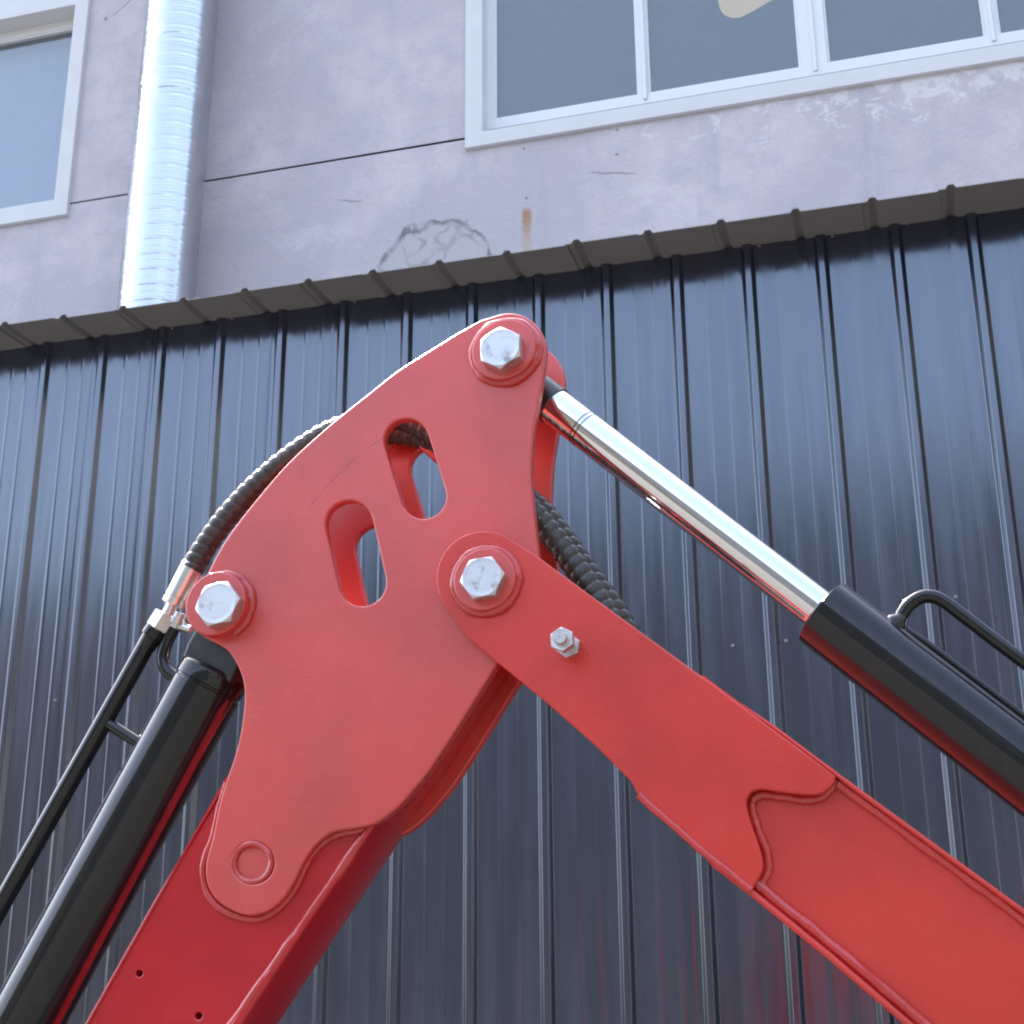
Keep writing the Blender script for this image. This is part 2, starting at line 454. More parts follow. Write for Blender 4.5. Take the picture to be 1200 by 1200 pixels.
up = prism_mesh(rect(bx0, bx1, ZJ+.0025, bz1), holes, YB, YB+.25, 0, 0)
wu = obj('wall', up, m_plaster, bld, False); wu['label'] = 'plastered wall band above the horizontal joint'
lw = obj('wall', prism_mesh(rect(bx0, bx1, 0, ZJ-.0025), [], YB, YB+.25, 0, 0), m_plaster, bld, False)
obj('joint_filler', box_mesh(bx0+.01, bx1-.01, YB-.0006, YB+.24, ZJ-.0026, ZJ+.0026), m_seam, bld, False)
for (x0, x1, y0, y1) in ((bx0, bx0+.25, YB+.252, by1), (bx1-.25, bx1, YB+.252, by1), (bx0, bx1, by1+.002, by1+.25)):
    obj('wall', box_mesh(x0, x1, y0, y1, 0, bz1), m_plaster, bld, False)
obj('roof_slab', box_mesh(bx0-.2, bx1+.2, YB-.12, by1+.35, bz1+.002, bz1+.22), m_trim, bld, False)
obj('floor_slab', box_mesh(bx0+.26, bx1-.26, YB+.26, by1-.01, 4.35, 4.55), m_room, bld, False)
obj('room_wall', box_mesh(bx0+.26, bx1-.26, YB+3.2, YB+3.3, 4.56, bz1-.01), m_room, bld, False)

def window(wn, panes, yf):
    a, b, c, d = wn['so']; e, f_, g_, h_ = wn['si']
    sur = obj('window_surround', prism_mesh(rect(a, b, c, d), [rect(e, f_, g_, h_)], YB-.022, YB+.10, .003, 1), m_trim, bld, True, 30)
    z0, z1 = panes['z']; hs_ = [rect(x0, x1, z0, z1) for x0, x1 in panes['x']]
    x0 = panes['x'][0][0]-.05; x1 = panes['x'][-1][1]+.05
    fr = obj('window', prism_mesh(rect(x0, x1, z0-.05, z1+.05), hs_, yf, yf+.045, .002, 1), m_pvc, bld, True, 30)
    for (p0, p1) in panes['x']:
        if p1-p0 > .3:
            obj('bead', prism_mesh(rect(p0+.0005, p1-.0005, z0+.0005, z1-.0005), [rect(p0+.010, p1-.010, z0+.010, z1-.010)], yf+.006, yf+.03, .001, 0), m_pvc, fr, True, 30)
        obj('pane', box_mesh(p0+.002, p1-.002, yf+.018, yf+.022, z0+.002, z1-.002), m_glass, fr, False)
    return fr
window(win_r, dict(x=pw, z=(zi, ztop-.02)), YF)
# sash overlap strips on the mullions
for u, v in ((753.5, 60), (952, 40), (1161, 20)):
    x = P(u, v, YF-.01).x
    obj('mullion_cover', box_mesh(x-.008, x+.008, YF-.009, YF-.0005, zi-.03, ztop+.01, .002), m_pvc, bld)
lp = win_l['si']
window(win_l, dict(x=[(lp[0]+.06, lp[0]+1.0), (lp[0]+1.05, lp[1]+.02)], z=(lp[2]-.01, lp[3]-.05)), YB+.075)
bz = lp[3]-.2
obj('pane_lightener', box_mesh(lp[0]+.06, lp[1]+.02, YB+.17, YB+.173, lp[2]-.03, lp[3]), simple('lightener_grey', (.24, .26, .29), .8), bld, False)  # unseen sheet added behind the small window to brighten its panes
# cream sheet behind the second pane, its colour stands in for light in the glass
yc = YF+.07
cl = cr([P(838, -60, yc), P(840, -10, yc), P(846, 14, yc), P(862, 21, yc), P(880, 14, yc), P(905, 0, yc), P(936, -14, yc), P(940, -60, yc)], 6)
clx = [(v.x, v.z) for v in cl]
tag(obj('pane_light_sheet', prism_mesh(clx, [], yc, yc+.006, .001, 0), m_cream), 'cream sheet standing in for yellowish light in the glass at the top of the long window', 'stand-in')

# ------------------------------------------------------------------ lean-to shed in front of it
zE = P(600, 296.5, YE).z                       # sheet level at the eave (between ribs)
ZW = P(600, 327, YW).z                         # where the cladding meets the roof
SLOPE = (ZW-zE)/(YW-YE)
shed = empty('metal_shed', (-1, YW, 0), 'long lean-to shed clad in dark navy ribbed steel sheets', 'shed')
RIBX0 = -.25519628*YW; RIBE0 = -.7265856*YE
def profile(pitch, bh, th, h, minor, mh):
    """one pitch of cladding: (x, height) with the rib centred on x = 0"""
    e = .0022
    pts = [(-pitch/2, 0)]
    def corner(x, z, dx0, dz0, dx1, dz1, r=e):
        out = []
        a = Vector((x-dx0*r, z-dz0*r)); c = Vector((x+dx1*r, z+dz1*r)); b = Vector((x, z))
        out.append((a.x-dx0*r*.6, a.y-dz0*r*.6))
        for k in range(5):
            t = k/4; q = a*(1-t)**2+b*2*t*(1-t)+c*t*t; out.append((q.x, q.y))
        out.append((c.x+dx1*r*.6, c.y+dz1*r*.6))
        return out
    L = math.hypot(bh-th, h); fx, fz = (bh-th)/L, h/L
    half = []
    right = []
    right += corner(th, h, 1, 0, fx, -fz) + corner(bh, 0, fx, -fz, 1, 0)
    for f in minor:
        x = f*pitch; wdt = .0075
        for k in range(-4, 5): right.append((x+wdt*k/4, mh*.5*(1+math.cos(math.pi*k/4))))
    left = [(-x, z) for x, z in corner(th, h, 1, 0, fx, -fz) + corner(bh, 0, fx, -fz, 1, 0)][::-1]
    # shift: the pitch runs from -bh-.02 to pitch-bh-.02
    x0 = -bh-.02
    pts = [(x0, 0)]+left+right+[(pitch+x0-.002, 0), (pitch+x0+.006, -.0012)]
    return pts
prof = profile(PITCH, .0195, .0085, .0145, (.40, .66), .0011)
ZB = .12
vv = []; ff = []
for x, h in prof: vv += [(x, -h, ZB), (x, -h, ZW+.004), (x, -h+.0006, ZB), (x, -h+.0006, ZW+.004)]
for i in range(len(prof)-1):
    a = i*4; ff += [(a, a+1, a+5, a+4), (a+2, a+6, a+7, a+3)]
panel_me = bpy.data.meshes.new('wall_panel'); panel_me.from_pydata(vv, [], ff); panel_me.update()
bm = bmesh.new(); bm.from_mesh(panel_me)
for f in bm.faces:
    f.normal_update()
    if (f.calc_center_median().y % 1, ) and False: pass
bm.to_mesh(panel_me); bm.free()
finish(panel_me, m_sheet, True, 60)
def inst(name, me, loc, parent):
    o = bpy.data.objects.new(name, me); C.objects.link(o)
    o.location = Vector(loc); o.parent = parent
    if parent.type == 'EMPTY': o.matrix_parent_inverse = Matrix.Translation(-parent.location)
    return o
n0 = int(math.floor((-6.6-RIBX0)/PITCH)); n1 = int(math.ceil((4.2-RIBX0)/PITCH))
for n in range(n0, n1):
    o = inst('wall_panel', panel_me, (RIBX0+n*PITCH, YW, 0), shed)
    o.rotation_euler.z = random.gauss(0, .0010); o.rotation_euler.x = random.gauss(0, .0004)
# roof sheets
rp = profile(PITCH, .0150, .0070, .0115, (), 0)
rv = []; rf = []
y_out, y_in = YE, YB-.03
for x, h in rp:
    for y in (y_out, y_in):
        z = zE+SLOPE*(y-YE)
        rv += [(x, y, z+h), (x, y, z+h+.0025)]
for i in range(len(rp)-1):
    a = i*4; b = a+4
    rf += [(a, a+2, b+2, b), (a+1, b+1, b+3, a+3), (a, b, b+1, a+1)]
roof_me = mesh(rv, rf); finish(roof_me, m_eave, True, 60)
n0r = int(math.floor((-6.6-RIBE0)/PITCH)); n1r = int(math.ceil((4.2-RIBE0)/PITCH))
for n in range(n0r, n1r):
    o = inst('roof_sheet', roof_me, (RIBE0+n*PITCH, 0, random.gauss(0, .0007)), shed)
    o.location.y = random.gauss(0, .002)
# closing wall behind the cladding, plinth, ends
obj('back_frame', box_mesh(-6.6, 4.1, YW+.01, YW+.05, .05, ZW-.03), m_room, shed, False)
obj('plinth', box_mesh(-6.65, 4.15, YW-.03, YW+.06, 0, .12), concrete(), shed, False)
for x in (-6.62, 4.12): obj('end_wall', box_mesh(x-.01, x+.01, YW+.06, YB-.01, .0, ZW-.02), m_sheet, shed, False)
obj('wall_plate', box_mesh(-6.6, 4.1, YW+.005, YW+.06, ZW-.028, ZW-.003), m_darkpaint, shed, False)
# screws: one row under the eave, a few lower down
scr = lathe((0, 0, 0), (0, -1, 0), [(0, .0052), (.001, .0052), (.0012, .0036), (.0038, .0034), (.0044, .002)], 12); finish(scr, m_screw)
zs = P(1085, 258, YW).z
for n in range(n0, n1):
    if random.random() < .75:
        inst('screw', scr, (RIBX0+(n+.17)*PITCH, YW-.001, zs+random.gauss(0, .006)), shed)
for u, v in ((859, 757), (921, 751), (65, 821), (800, 884), (1120, 700), (330, 790)):
    q = P(u, v, YW); inst('screw', scr, (q.x, YW-.001, q.z), shed)

# ------------------------------------------------------------------ vent duct standing on the shed roof
yp = YB-.22
a0, a1 = P(142.5, 362, yp), P(224, 352, yp)
b0, b1 = P(178, 0, yp), P(252, 0, yp)
rad = (abs(a1.x-a0.x)+abs(b1.x-b0.x))/4*.975
axb = Vector(((a0.x+a1.x)/2, yp, (a0.z+a1.z)/2)); axt = Vector(((b0.x+b1.x)/2, yp, (b0.z+b1.z)/2))
dd = (axt-axb).normalized()
zroof = zE+SLOPE*(yp-YE)
base = axb-dd*((axb.z-zroof+.12)/dd.z); top = axt+dd*1.7
Ld = (top-base).length; seg = 72; lead = .075; nz = int(Ld/.0042)
rndd = [random.gauss(0, .0005) for _ in range(200)]
def duct_r(s, a):
    q = (s/lead-a/(2*math.pi)); k = q % 1
    r = rad
    r += (.0022)*math.exp(-((k-.5)/.035)**2)
    r += (.00035)*math.cos(2*math.pi*k*5)
    r += rndd[int(q) % 200]
    return r
pts = [base+dd*(Ld*i/nz) for i in range(nz+1)]
tag(obj('vent_duct', sweep(pts, duct_r, seg, True), m_duct, None, True, 80), 'galvanised spiral vent duct rising from the shed roof beside the small window', 'duct')

# ------------------------------------------------------------------ backhoe
Y0 = 1.200; Y1 = 1.211          # near side plate
Y2 = 1.271; Y3 = 1.282          # far side plate
YM = (Y0+Y3)/2
YA0 = 1.187; YA1 = 1.199        # near dipper cheek
YA2 = 1.283; YA3 = 1.295        # far dipper cheek
hoe = empty('backhoe', (-1.35, YM, 0), 'red backhoe arm with black hydraulic cylinders in front of the navy shed', 'backhoe')

# side plates of the boom head
left = [(500, 412.5), (466, 434), (433, 460), (393, 492), (362, 519), (333, 547), (302, 583), (273, 620), (255, 648), (241, 675), (228, 692), (222, 708), (223, 724), (230, 739), (242, 748), (254, 754), (267, 763), (278, 780), (285, 800), (286, 822), (282, 856), (275, 885), (265, 914), (256, 945), (249, 980), (241, 1012), (243, 1038), (258, 1059), (285, 1072), (308, 1070), (327, 1058), (342, 1038), (356, 1010), (372, 988), (391, 975), (415, 971), (440, 965), (465, 947), (486, 924), (505, 900), (544, 840), (583, 778), (615, 732), (630, 700), (633, 668), (629, 630), (624, 580), (622.5, 550), (625, 508), (630, 477), (636, 440), (639.5, 415)]
boss_c = (596.5, 409.5)
outline = cr([Vector(p) for p in left], 5)[:-1]
outline = [(p.x, p.y) for p in outline] + circ(*boss_c, 43, 22, -8, 112) + [(563, 375), (533, 391.7)]
slot1 = capsule((476, 517), (496, 581), 26.5)
slot2 = capsule((409, 614.5), (424, 682), 28)
plug = circ(296, 1011, 25, 36)
OX = xz(outline, Y0); H1 = xz(slot1, Y0); H2 = xz(slot2, Y0); HP = xz(plug, Y0)
near_plate = obj('side_plate', prism_mesh(OX, [H1, H2, HP], Y0, Y1, .0020, 3), m_plate, hoe)
far_plate = obj('side_plate', prism_mesh(OX, [H1, H2], Y2, Y3, .0016, 3), m_plate, hoe)

# boom box: tapering beam that runs down to its foot
lo = [(265, 910), (102, 1200)]; hi_ = [(425, 985), (272, 1200)]
bl1 = P(102, 1200, Y1); br1 = P(274, 1200, Y1)
axis = ((P(102, 1200, Y1)-P(265, 913, Y1)).normalized()+(P(274, 1200, Y1)-P(428, 978, Y1)).normalized()).normalized()
reach = (bl1.z-.42)/-axis.z
bl2 = bl1+axis*reach; br2 = br1+axis*(reach+.03)
# upper part sits between the plates
bo = xz([(274, 897), (262, 918), (102, 1200)], Y1)+[(bl2.x, bl2.z), (br2.x, br2.z)]+xz([(272, 1200), (426, 984), (448, 958), (497, 893), (573, 776), (575, 755), (455, 745), (330, 800)], Y1)
bh = [xz(circ(162.5, 1140.5, 4.2, 14), Y1), xz(circ(232, 1190.5, 4.4, 14), Y1)]
boom = obj('boom', prism_mesh(bo, bh, Y1+.0004, Y2-.0004, .0012, 2), m_boom, hoe)
# bottom plate of the boom (the dark underside), slightly proud of the side face
def strip(pts_px, y_ref, extra, thick, ya, yb, mat, name, parent, bevel=.002, n=1):
    A = [Vector(q) for q in xz(pts_px, y_ref)]+[Vector(e) for e in extra]
    off = []
    for i, p in enumerate(A):
        thick_i = thick*(.12 if i == 0 else 1)
        t = ((A[min(i+1, len(A)-1)]-A[max(i-1, 0)])).normalized()
        off.append(p+Vector((t.y, -t.x))*thick_i)
    return obj(name, prism_mesh([tuple(p) for p in A]+[tuple(p) for p in off[::-1]], [], ya, yb, bevel, 2), mat, parent)
bpo = [(474, 915), (441, 965), (432, 978), (357, 1088), (283, 1200)]; bpi = [(268, 1200), (343, 1092), (418, 984), (452, 925)]
obj('bottom_plate', prism_mesh(xz(bpo, Y0+.006)+[(br2.x+.004, br2.z-.004), (br2.x-.008, br2.z+.008)]+xz(bpi, Y0+.006), [], Y0+.006, Y3-.0015, .003, 3), m_boom, boom)
strip([(269, 910), (187, 1054), (105, 1200)], Y1, [(bl2.x, bl2.z)], .004, Y1-.0015, Y2+.004, m_boom, 'top_plate', boom, .0019)
# weld seams
ysw = Y1-.0005
sb = [(266, 917), (258, 944), (250, 980), (239.5, 1012), (240.5, 1040), (256, 1062), (285, 1076), (311, 1074), (331, 1061), (346, 1041), (360, 1012), (375, 991), (393, 979), (413, 975), (428, 972)]
obj('weld_seam', bead([P(u, v, ysw) for u, v in sb], .0034, 3), m_weld, boom)
obj('weld_seam', bead([P(u+1.5, v-1.5, Y1-.001) for u, v in ((424, 983), (385, 1040), (345, 1097), (305, 1154), (270, 1203), (200, 1302))], .0046, 5), m_weld, boom)
pr = [P(u, v, Y1-.0075) for u, v in circ(296, 1011, 22.5, 30)]
obj('plug_weld', sweep(pr, lambda s, a: .0034*(1+.12*math.sin(s*260)+.08*math.sin(s*90+a)), 10, False, True), m_weld, boom)

obj('plug', lathe(P(296, 1011, Y0)+Vector((0, .010, 0)), P(296, 1011, Y0)+Vector((0, -1, 0)), [(0, .0165), (.0055, .0165), (.0062, .0155), (.0062, .004)], 36), m_plate, boom)
# bosses, washers and the big hexagon bolts
def boss(c, r, y_face, h, parent, seed, arc=(0, 360), ring_r=1.0):
    """raised disc welded on a plate whose face is at y_face"""
    ctr = P(*c, y_face); r *= (P(c[0]+1, c[1], y_face)-ctr).length
    o = obj('boss', lathe(ctr+Vector((0, .003, 0)), ctr+Vector((0, -1, 0)), [(0, r), (h+.003-.0016, r), (h+.003-.0005, r-.0005), (h+.003, r-.0018), (h+.003, r*.3)], 56), m_plate, parent)
    rb = r+.0006
    n = 44; pts = []
    for i in range(n+1):
        a = R(arc[0]+(arc[1]-arc[0])*i/n); pts.append(ctr+Vector((rb*math.cos(a), -.0006, rb*math.sin(a))))
    rnd = random.Random(seed); ph = rnd.uniform(0, 6)
    rr = lambda s, a: ring_r*.0042*(1+.10*math.sin(s*210+ph)+.10*math.sin(s*75+ph*2)+.05*math.sin(s*420+a))
    closed = arc[1]-arc[0] >= 360
    obj('weld_ring', sweep(pts[:-1] if closed else pts, rr, 12, not closed, closed), m_weld, parent)
    return ctr, r
def bolt(px, y_base, rpx, rot, h, parent):
    q = P(*px, y_base-h); base = Vector((q.x, y_base, q.z))
    rc = rpx*(P(px[0]+1, px[1], y_base-h)-q).length
    return obj('bolt', hexhead(base, (0, -1, 0), rc*math.sqrt(3), h, rot), m_zinc, parent, True, 18)
boss((592.5, 413), 37, Y0, .008, near_plate, 1)
bolt((585.5, 406.5), Y0-.008, 26, 90, .013, hoe)
boss((259, 711), 35, Y0, .012, near_plate, 2, (-60, 110))
bolt((253.7, 706.7), Y0-.012, 26, 68, .012, hoe)
# far side bosses and nuts
for c in ((592.5, 413), (259, 711), (570, 680)):
    q = P(*c, Y0); yq = YA3 if c[0] == 570 else Y3
    obj('boss', lathe((q.x, yq-.002, q.z), (q.x, yq+1, q.z), [(0, .027), (.010, .027), (.0112, .0255), (.0112, .01)], 40), m_plate, far_plate)
    obj('nut', hexhead((q.x, yq+.009, q.z), (0, 1, 0), .036, .016, 20), m_zinc, hoe)
    obj('pin', lathe((q.x, Y0-.002, q.z), (q.x, yq+.03, q.z), [(0, .013), (yq-Y0+.03, .013), (yq-Y0+.032, .011)], 32), m_fit, hoe)

# dipper arm: two cheek plates and a box beam
cheek = circ(567, 678, 56, 26, 57, 222)
up_e = [(630, 652), (698, 702), (760, 747), (815, 787.5), (835, 801), (868, 826), (900, 850), (942, 881), (979, 909)]
s_e = [(978, 916), (969, 926), (958, 931), (940, 931), (915, 928), (893, 925), (881, 928), (875, 938), (876.5, 952), (882, 970), (890, 993), (894, 1010), (892.5, 1022), (886, 1034), (880, 1043)]
lo_e = [(840, 1011), (793, 970), (746, 929), (739, 915), (700, 876), (640, 823), (583, 776.5), (545, 744)]
cheek_px = up_e + [(p.x, p.y) for p in cr([Vector(q) for q in s_e], 4)] + lo_e + cheek[::-1][0:]
CX = xz(cheek_px, YA0)
near_cheek = obj('cheek_plate', prism_mesh(CX, [], YA0, YA1, .0016, 3), m_arm, hoe)
far_cheek = obj('cheek_plate', prism_mesh(CX, [], YA2, YA3, .0016, 3), m_arm, hoe)
yb0 = YA1+.0004; yb1 = YA2-.0004
t0, t1 = P(980, 911, yb0), P(1200, 1072, yb0); l0, l1 = P(884, 1040, yb0), P(1060, 1189, yb0)
adir = ((t1-t0).normalized()+(l1-l0).normalized()).normalized()
AR = .95
t2 = t1+adir*AR; l2 = l1+adir*(AR+.06); t2 = t2+(l2-t2)*.12
ab = xz([(845, 813), (905, 858), (980, 914), (1200, 1075)], yb0)+[(t2.x, t2.z), (l2.x, l2.z)]+xz([(1060, 1186), (975, 1113), (884, 1037), (838, 1003), (770, 945)], yb0)
arm = obj('dipper_arm', prism_mesh(ab, [], yb0, yb1, .0015, 2), m_arm, hoe)
strip([(820, 791.5), (905, 854.5), (980, 910.5), (1090, 991), (1200, 1071.5)], YA0, [(t2.x, t2.z+.004)], -.0038, YA0+.0035, YA3-.003, m_arm, 'top_plate', arm, .002)
strip([(800, 975), (840, 1009.5), (884, 1043), (975, 1117), (1060, 1190)], YA0, [(l2.x, l2.z-.004)], .0055, YA0+.002, YA3-.002, m_arm, 'bottom_plate', arm, .0028)
ss = [(980, 915), (976, 921), (967, 931), (955, 936.5), (938, 936.5), (915, 934), (895, 931.5), (885, 934), (881, 941), (882.5, 953), (888, 970), (896, 993), (900, 1010), (899, 1023), (893, 1036), (889, 1044)]
obj('weld_seam', bead([P(u, v, yb0-.0008) for u, v in ss], .0038, 8), m_weld, arm)
obj('weld_seam', bead([P(u, v, yb0-.0008) for u, v in ((982, 919), (1030, 953), (1090, 997), (1145, 1037), (1200, 1078), (1290, 1144))], .0042, 9), m_weld, arm)
obj('weld_seam', bead([P(u, v, yb0-.0008) for u, v in ((886, 1036), (930, 1072), (975, 1108), (1060, 1181), (1100, 1214), (1200, 1298))], .0050, 10), m_weld, arm)
obj('weld_seam', bead([P(u, v, YA0+.001) for u, v in ((748, 932), (775, 955), (810, 986), (850, 1019), (881, 1043))], .0030, 11), m_weld, arm)
boss((570, 681), 36.5, YA0, .0075, near_cheek, 4)
bolt((564.2, 676), YA0-.0075, 26.3, 5, .011, hoe)
# stop bolt with two nuts on the cheek plate
q = P(667, 758, YA0)
sb_ = obj('stop_bolt', lathe(q+Vector((0, .01, 0)), q+Vector((0, -1, 0)), [(0, .0056), (.0405, .0056), (.0418, .0048), (.0418, .001)], 28), m_fit, hoe)
obj('nut', hexhead(q+Vector((0, .0003, 0)), (0, -1, 0), .0182, .006, 80), m_zinc, sb_, True, 18)
obj('nut', hexhead(q+Vector((0, -.0195, 0)), (0, -1, 0), .0182, .0075, 92), m_zinc, sb_, True, 18)

# hydraulic cylinders -------------------------------------------------
yr = YM
# right: chrome rod from the top pin to the barrel, barrel down to a lug on the dipper
ra = P(596, 434.5, yr); rb = P(1200, 900.5, yr); rd = (rb-ra).normalized()
Lr = (P(962, 717, yr)-ra).dot(rd)
Rr, Rb = .0174, .0305
cyl = obj('hydraulic_cylinder', lathe(ra, rb, [(Lr+.0006, Rr+.0012), (Lr+.0002, Rr+.002), (Lr, Rb-.004), (Lr+.0006, Rb-.0016), (Lr+.002, Rb), (Lr+.80, Rb), (Lr+.803, Rb-.003)], 72), m_black, hoe, True, 40)
cyl['label'] = 'black glossy cylinder with its chrome rod extended'
t_g = (P(683, 500, yr)-ra).dot(rd)
obj('rod', lathe(ra, rb, [(.022, Rr-.001), (.03, Rr), (Lr+.05, Rr)], 72), m_chrome, cyl, True, 40)
for dt in (0, .0042): obj('groove', lathe(ra, rb, [(t_g+dt, Rr-.001), (t_g+dt, Rr+.00012), (t_g+dt+.0011, Rr+.00012), (t_g+dt+.0011, Rr-.001)], 64), m_scratch, cyl, False)
obj('reflection_band', lathe(ra, rb, [(.018, Rr+.0012), ((P(652, 473, yr)-ra).dot(rd), Rr+.0012), ((P(652, 473, yr)-ra).dot(rd)+.001, Rr-.001)], 48), m_darkpaint, cyl)  # dark band added on the rod, standing in for a dark reflection
obj('rod_eye', lathe(ra+Vector((0, -.022, 0)), ra+Vector((0, 1, 0)), [(0, .024), (.002, .026), (.042, .026), (.044, .024)], 48), m_darkpaint, cyl)
nrm = Vector((-rd.z, 0, rd.x))
if nrm.z < 0: nrm = -nrm
# oil pipe bent off the barrel
hp = [P(1048, 738, yr), P(1055, 724, yr), P(1066, 708, yr), P(1083, 699, yr), P(1102, 702.5, yr), P(1130, 722.5, yr), P(1200, 775.5, yr)]
e1 = hp[-1]; e2 = e1+rd*.50
hp = hp+[e1+rd*.2, e2, e2+rd*.03-nrm*.012, e2+rd*.04-nrm*.045]
obj('oil_pipe', sweep(cr(hp, 8), .0058, 20), m_black, cyl)
obj('pipe_collar', lathe(P(1053, 729, yr)-nrm*.008, P(1053, 729, yr)+nrm, [(0, .0115), (.007, .0105), (.010, .0080), (.0125, .0066), (.014, .0056)], 28), m_black, cyl)
g0 = P(1058, 737, yr); k0 = (g0-ra).dot(rd)
gp = [ra+rd*(k0+.002)+nrm*(Rb+.0005), ra+rd*(k0+.02)+nrm*(Rb+.0022), ra+rd*(k0+.5)+nrm*(Rb+.0022)]
obj('guard_strip', sweep(gp, .0032, 12), m_black, cyl)
eb = ra+rd*(Lr+.86)
obj('barrel_eye', lathe(eb+Vector((0, -.025, 0)), eb+Vector((0, 1, 0)), [(0, .028), (.002, .030), (.048, .030), (.05, .028)], 40), m_darkpaint, cyl)
obj('barrel_neck', lathe(ra+rd*(Lr+.79), eb, [(0, .022), (.06, .022)], 32), m_darkpaint, cyl)
# lug on the dipper that carries the barrel
for yy in (yr-.036, yr+.026):
    lug = [eb+nrm*.035-rd*.02, eb+nrm*.035+rd*.02, eb+rd*.045, eb+rd*.09-nrm*.2, eb-rd*.10-nrm*.2, eb-rd*.045]
    obj('lug', prism_mesh([(v.x, v.z) for v in lug], [], yy, yy+.010, .0012, 1), m_arm, arm)

# left: barrel below the lower bolt, lying along the boom
yl = YM
pa = P(285, 727, yl); pb = P(28, 1202, yl); pd = (pb-pa).normalized()
s0 = (P(249, 785, yl)-pa).dot(pd); RL = .0335
cl2 = obj('hydraulic_cylinder', lathe(pa, pb, [(s0-.004, .012), (s0-.003, RL-.005), (s0-.001, RL-.0015), (s0+.002, RL), (s0+.0135, RL), (s0+.0145, RL-.0012), (s0+.016, RL-.0012), (s0+.017, RL-.0003), (s0+.70, RL-.0003), (s0+.703, RL-.004)], 72), m_black, hoe, True, 40)
cl2['label'] = 'black cylinder lying along the boom below the hose fitting'
pn = Vector((pd.z, 0, -pd.x))
if pn.x > 0: pn = -pn
obj('barrel_neck', prism_mesh([(v.x, v.z) for v in [pa+pn*.027-pd*.01, pa+pn*.030+pd*(s0-.012), pa+pn*.027+pd*(s0+.004), pa-pn*.031+pd*(s0+.004), pa-pn*.028-pd*.01]], [], yl-.021, yl+.021, .004, 3), m_darkpaint, cl2)
obj('barrel_eye', lathe(pa+Vector((0, -.024, 0)), pa+Vector((0, 1, 0)), [(0, .024), (.002, .026), (.046, .026), (.048, .024)], 40), m_darkpaint, cl2)
obj('rod', lathe(pa, pb, [(s0+.69, .017), (s0+.95, .017)], 40), m_chrome, cl2)
# pipe parallel to the barrel with its bracket
pp0, pp1 = P(178, 745, yl), P(0, 1063, yl); ppd = (pp1-pp0).normalized()
pe = pp0+ppd*.62
obj('oil_pipe', sweep(cr([pp0, pp0+ppd*.1, pp0+ppd*.3, pe, pe+ppd*.03-pn*.01, pe+ppd*.04-pn*.04], 8), .0088, 24), m_black, cl2)
obj('pipe_bracket', sweep([P(124, 846, yl), P(142, 857.5, yl), P(165, 872, yl)], .0056, 16), m_black, cl2)
obj('pipe_bracket', sweep([pp0+ppd*.46, pp0+ppd*.46-pn*.05], .0056, 16), m_black, cl2)
gk = (P(158, 873, yl)-pa).dot(pd)
obj('guard_strip', sweep([pa+pd*(gk+.012)+pn*(RL-.001), pa+pd*(gk+.03)+pn*(RL+.0025), pa+pd*(gk+.33)+pn*(RL+.0025), pa+pd*(gk+.35)+pn*(RL-.001)], .0030, 12), m_black, cl2)
# bent feed pipe from the second fitting into the barrel
bp = [P(u, v, yl) for u, v in ((210, 726), (203, 738), (195, 754), (191, 771), (195, 785), (206, 794), (220, 800))]
obj('feed_pipe', sweep(cr(bp, 8), .0062, 20), m_black, cl2)
obj('feed_fitting', lathe(P(213, 718, yl), P(204, 736, yl), [(0, .006), (.001, .0075), (.006, .0075), (.0065, .009), (.012, .009), (.0125, .0065), (.016, .0065)], 28), m_fit, cl2)
obj('feed_collar', sweep([P(203, 731, yl), P(224, 738, yl)], .0040, 14), m_fit, cl2)

# hoses -----------------------------------------------------------------
def hose(name, pts, r, pitch, amp, parent, hand=1):
    fine = cr(pts, 40)
    def rr(s, a):
        k = (s/pitch-hand*a/(2*math.pi)) % 1
        return r*(1+amp*(.25-math.exp(-((k-.5)/.13)**2)+.12*math.cos(6.283*k)))
    return obj(name, sweep(fine, rr, 28, True), m_rubber, parent, True, 80)
yh = YM-.004
H = [P(u, v, yh) for u, v in ((225, 667), (239, 643), (266, 606), (302, 568), (343, 534), (384, 508), (424, 494))]+[P(462, 488, yh+.006), P(510, 510, yh+.008), P(560, 545, yh+.006), P(605, 582, yh+.002), P(645, 625, yh), P(680, 672, yh), P(712, 722, yh), P(735, 770, yh)]
h1 = hose('hose', H, .0112, .0100, .085, hoe)
H2_ = [P(u, v, YM+.014) for u, v in ((330, 575), (380, 535), (430, 512), (480, 510), (530, 528), (580, 556), (630, 594), (662, 633), (694, 678), (725, 722), (752, 775))]
h2 = hose('hose', H2_, .0104, .0105, .11, hoe, -1)
# crimp sleeve, swivel nut and pipe end
sa, sb2 = P(226, 663, yh), P(201, 712, yh)
obj('crimp_sleeve', lathe(sa, sb2, [(-.002, .0098), (-.0005, .0112), (.004, .0112), (.0044, .0107), (.0052, .0107), (.0056, .0112), (.034, .0112), (.0345, .0107), (.036, .0107), (.0365, .0112), (.041, .0112), (.0424, .0098), (.0426, .005)], 40), m_fit, h1)
obj('stem', lathe(sb2, P(188, 737, yh), [(-.004, .0062), (.012, .0062)], 24), m_fit, h1)
nd = (P(182, 741, yh)-P(196, 719, yh)).normalized()
obj('swivel_nut', hexhead(P(195, 720, yh), nd, .0205, .0165, 12), m_fit, h1, True, 18)
obj('pipe_end', lathe(P(184, 737, yh), pp0+ppd*.02, [(-.002, .0105), (.004, .0112), (.008, .0112), (.009, .0098), (.02, .0092)], 28), m_black, cl2)
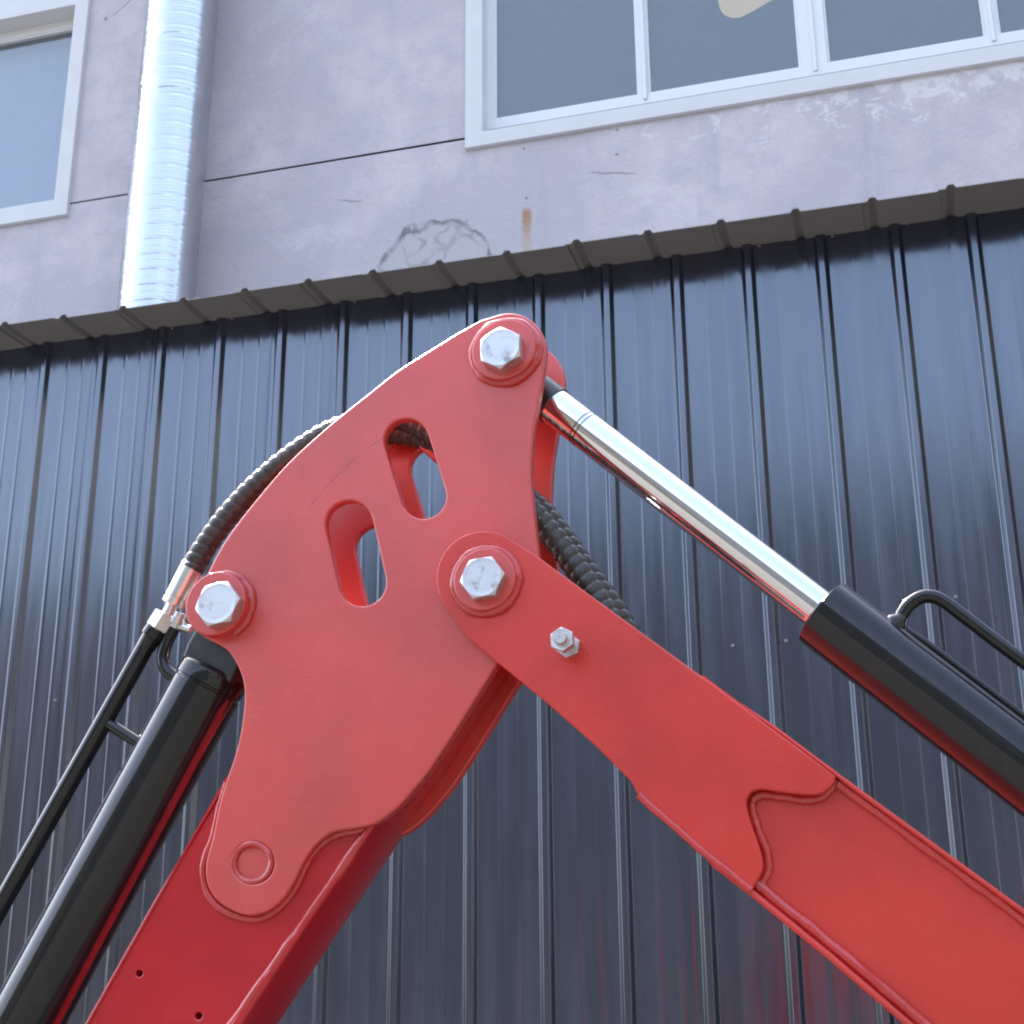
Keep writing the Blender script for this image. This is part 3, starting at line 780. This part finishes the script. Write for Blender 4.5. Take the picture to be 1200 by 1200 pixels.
# red guide strip the hoses lie on between the plates
gs = [P(u, v, YM) for u, v in ((452, 506), (480, 506), (505, 526), (540, 553), (570, 575), (610, 603))]
gA = [(v.x, v.z) for v in cr(gs, 5)]; gB = [(x-.003, z-.005) for x, z in gA]
obj('hose_guide', prism_mesh(gA+gB[::-1], [], Y2-.020, Y2-.0005, .001, 1), m_plate, hoe)

# foot of the boom and its base, out of the picture at the lower left
ft = (bl2+br2)*.5
foot = Vector((ft.x-.05, YM, .36))
obj('boom_foot', lathe(foot+Vector((0, -.05, 0)), foot+Vector((0, 1, 0)), [(0, .075), (.003, .08), (.097, .08), (.1, .075)], 40), m_boom, hoe)
for yy in (Y0-.03, Y3+.008):
    sh = [(foot.x-.17, .02), (foot.x+.20, .02), (foot.x+.10, .33), (foot.x+.06, .42), (foot.x-.06, .42), (foot.x-.17, .36), (foot.x-.36, .62), (foot.x-.44, .60), (foot.x-.34, .25)]
    obj('base_plate', prism_mesh(sh, [], yy, yy+.02, .002, 1), m_boom, hoe)
obj('base_frame', box_mesh(foot.x-.5, foot.x+.3, YM-.35, YM+.35, 0, .04, .006), m_boom, hoe)
# bucket at the end of the dipper, out of the picture at the right
tip = (t2+l2)*.5
obj('dipper_pin', lathe(tip+Vector((0, -.06, 0)), tip+Vector((0, 1, 0)), [(0, .045), (.003, .05), (.117, .05), (.12, .045)], 36), m_arm, arm)
bk = [(tip.x+.06, tip.z+.05), (tip.x+.10, tip.z-.08), (tip.x+.08, tip.z-.30), (tip.x-.04, tip.z-.42), (tip.x-.20, tip.z-.44), (tip.x-.30, tip.z-.36), (tip.x-.10, tip.z-.12), (tip.x-.07, tip.z+.03)]
for yy in (YM-.16, YM+.148): obj('bucket_side', prism_mesh(bk, [], yy, yy+.012, .002, 1), m_darkpaint, hoe)
shell = bk[1:6]; sh2 = [(x-.014, z+.014) for x, z in shell]
obj('bucket_shell', prism_mesh(shell+sh2[::-1], [], YM-.147, YM+.147, .001, 1), m_darkpaint, hoe)

# ------------------------------------------------------------------ blocks across the street (behind the viewer, mirrored in the cladding)
m_dglass = simple('dark_window', (.03, .035, .04), .1, .1)
def block(x0, x1, y, h, col, label, pitch):
    b = empty('apartment_block', ((x0+x1)/2, y, 0), label, 'building', 'blocks across the street')
    mt = simple('block_render', col, .9, .15, .6)
    obj('wall', box_mesh(x0, x1, y-11, y, 0, h), mt, b, False)
    obj('parapet', box_mesh(x0-.2, x1+.2, y-11.2, y+.2, h+.002, h+.5), mt, b, False)
    wm = box_mesh(-.75, .75, -.05, .03, -.8, .8); finish(wm, m_dglass, False)
    n = int((x1-x0-2)/pitch); m = int((h-1)/3.2)
    for i in range(n):
        for k in range(m): inst('window', wm, (x0+1.6+i*pitch+(x1-x0-2-(n-1)*pitch)/2-.6, y, 2.0+k*3.2), b)
block(-62, -27, -45, 19.0, (.05, .042, .037), 'brown rendered block across the street behind the viewer, mirrored at left in the cladding', 4.2)
block(-25.5, 6, -45, 20.2, (.038, .042, .05), 'slate grey block across the street behind the viewer, mirrored low in the cladding', 3.8)
block(8, 46, -46, 21.5, (.042, .045, .05), 'tall grey block across the street behind the viewer, mirrored at right in the cladding', 4.6)

# unseen building added at the right, keeps the light off surfaces that face right
shade_block = empty('shade_building', (9, -5, 0), 'unseen dark building added at the right to block light', 'building')
m_shade_block = simple('dark_render', (.15, .147, .142), .9, .2, .8)
obj('wall', box_mesh(6.5, 16, -16, 3.3, 0, 8.5), m_shade_block, shade_block, False)
obj('parapet', box_mesh(6.35, 16.1, -16.1, 3.4, 8.502, 8.8), m_shade_block, shade_block, False)
wm2 = box_mesh(-.06, .03, -.7, .7, -.8, .8); finish(wm2, m_dglass, False)
for i in range(6):
    for zc in (2.0, 5.2): inst('window', wm2, (6.49, -14+i*3.1, zc), shade_block)
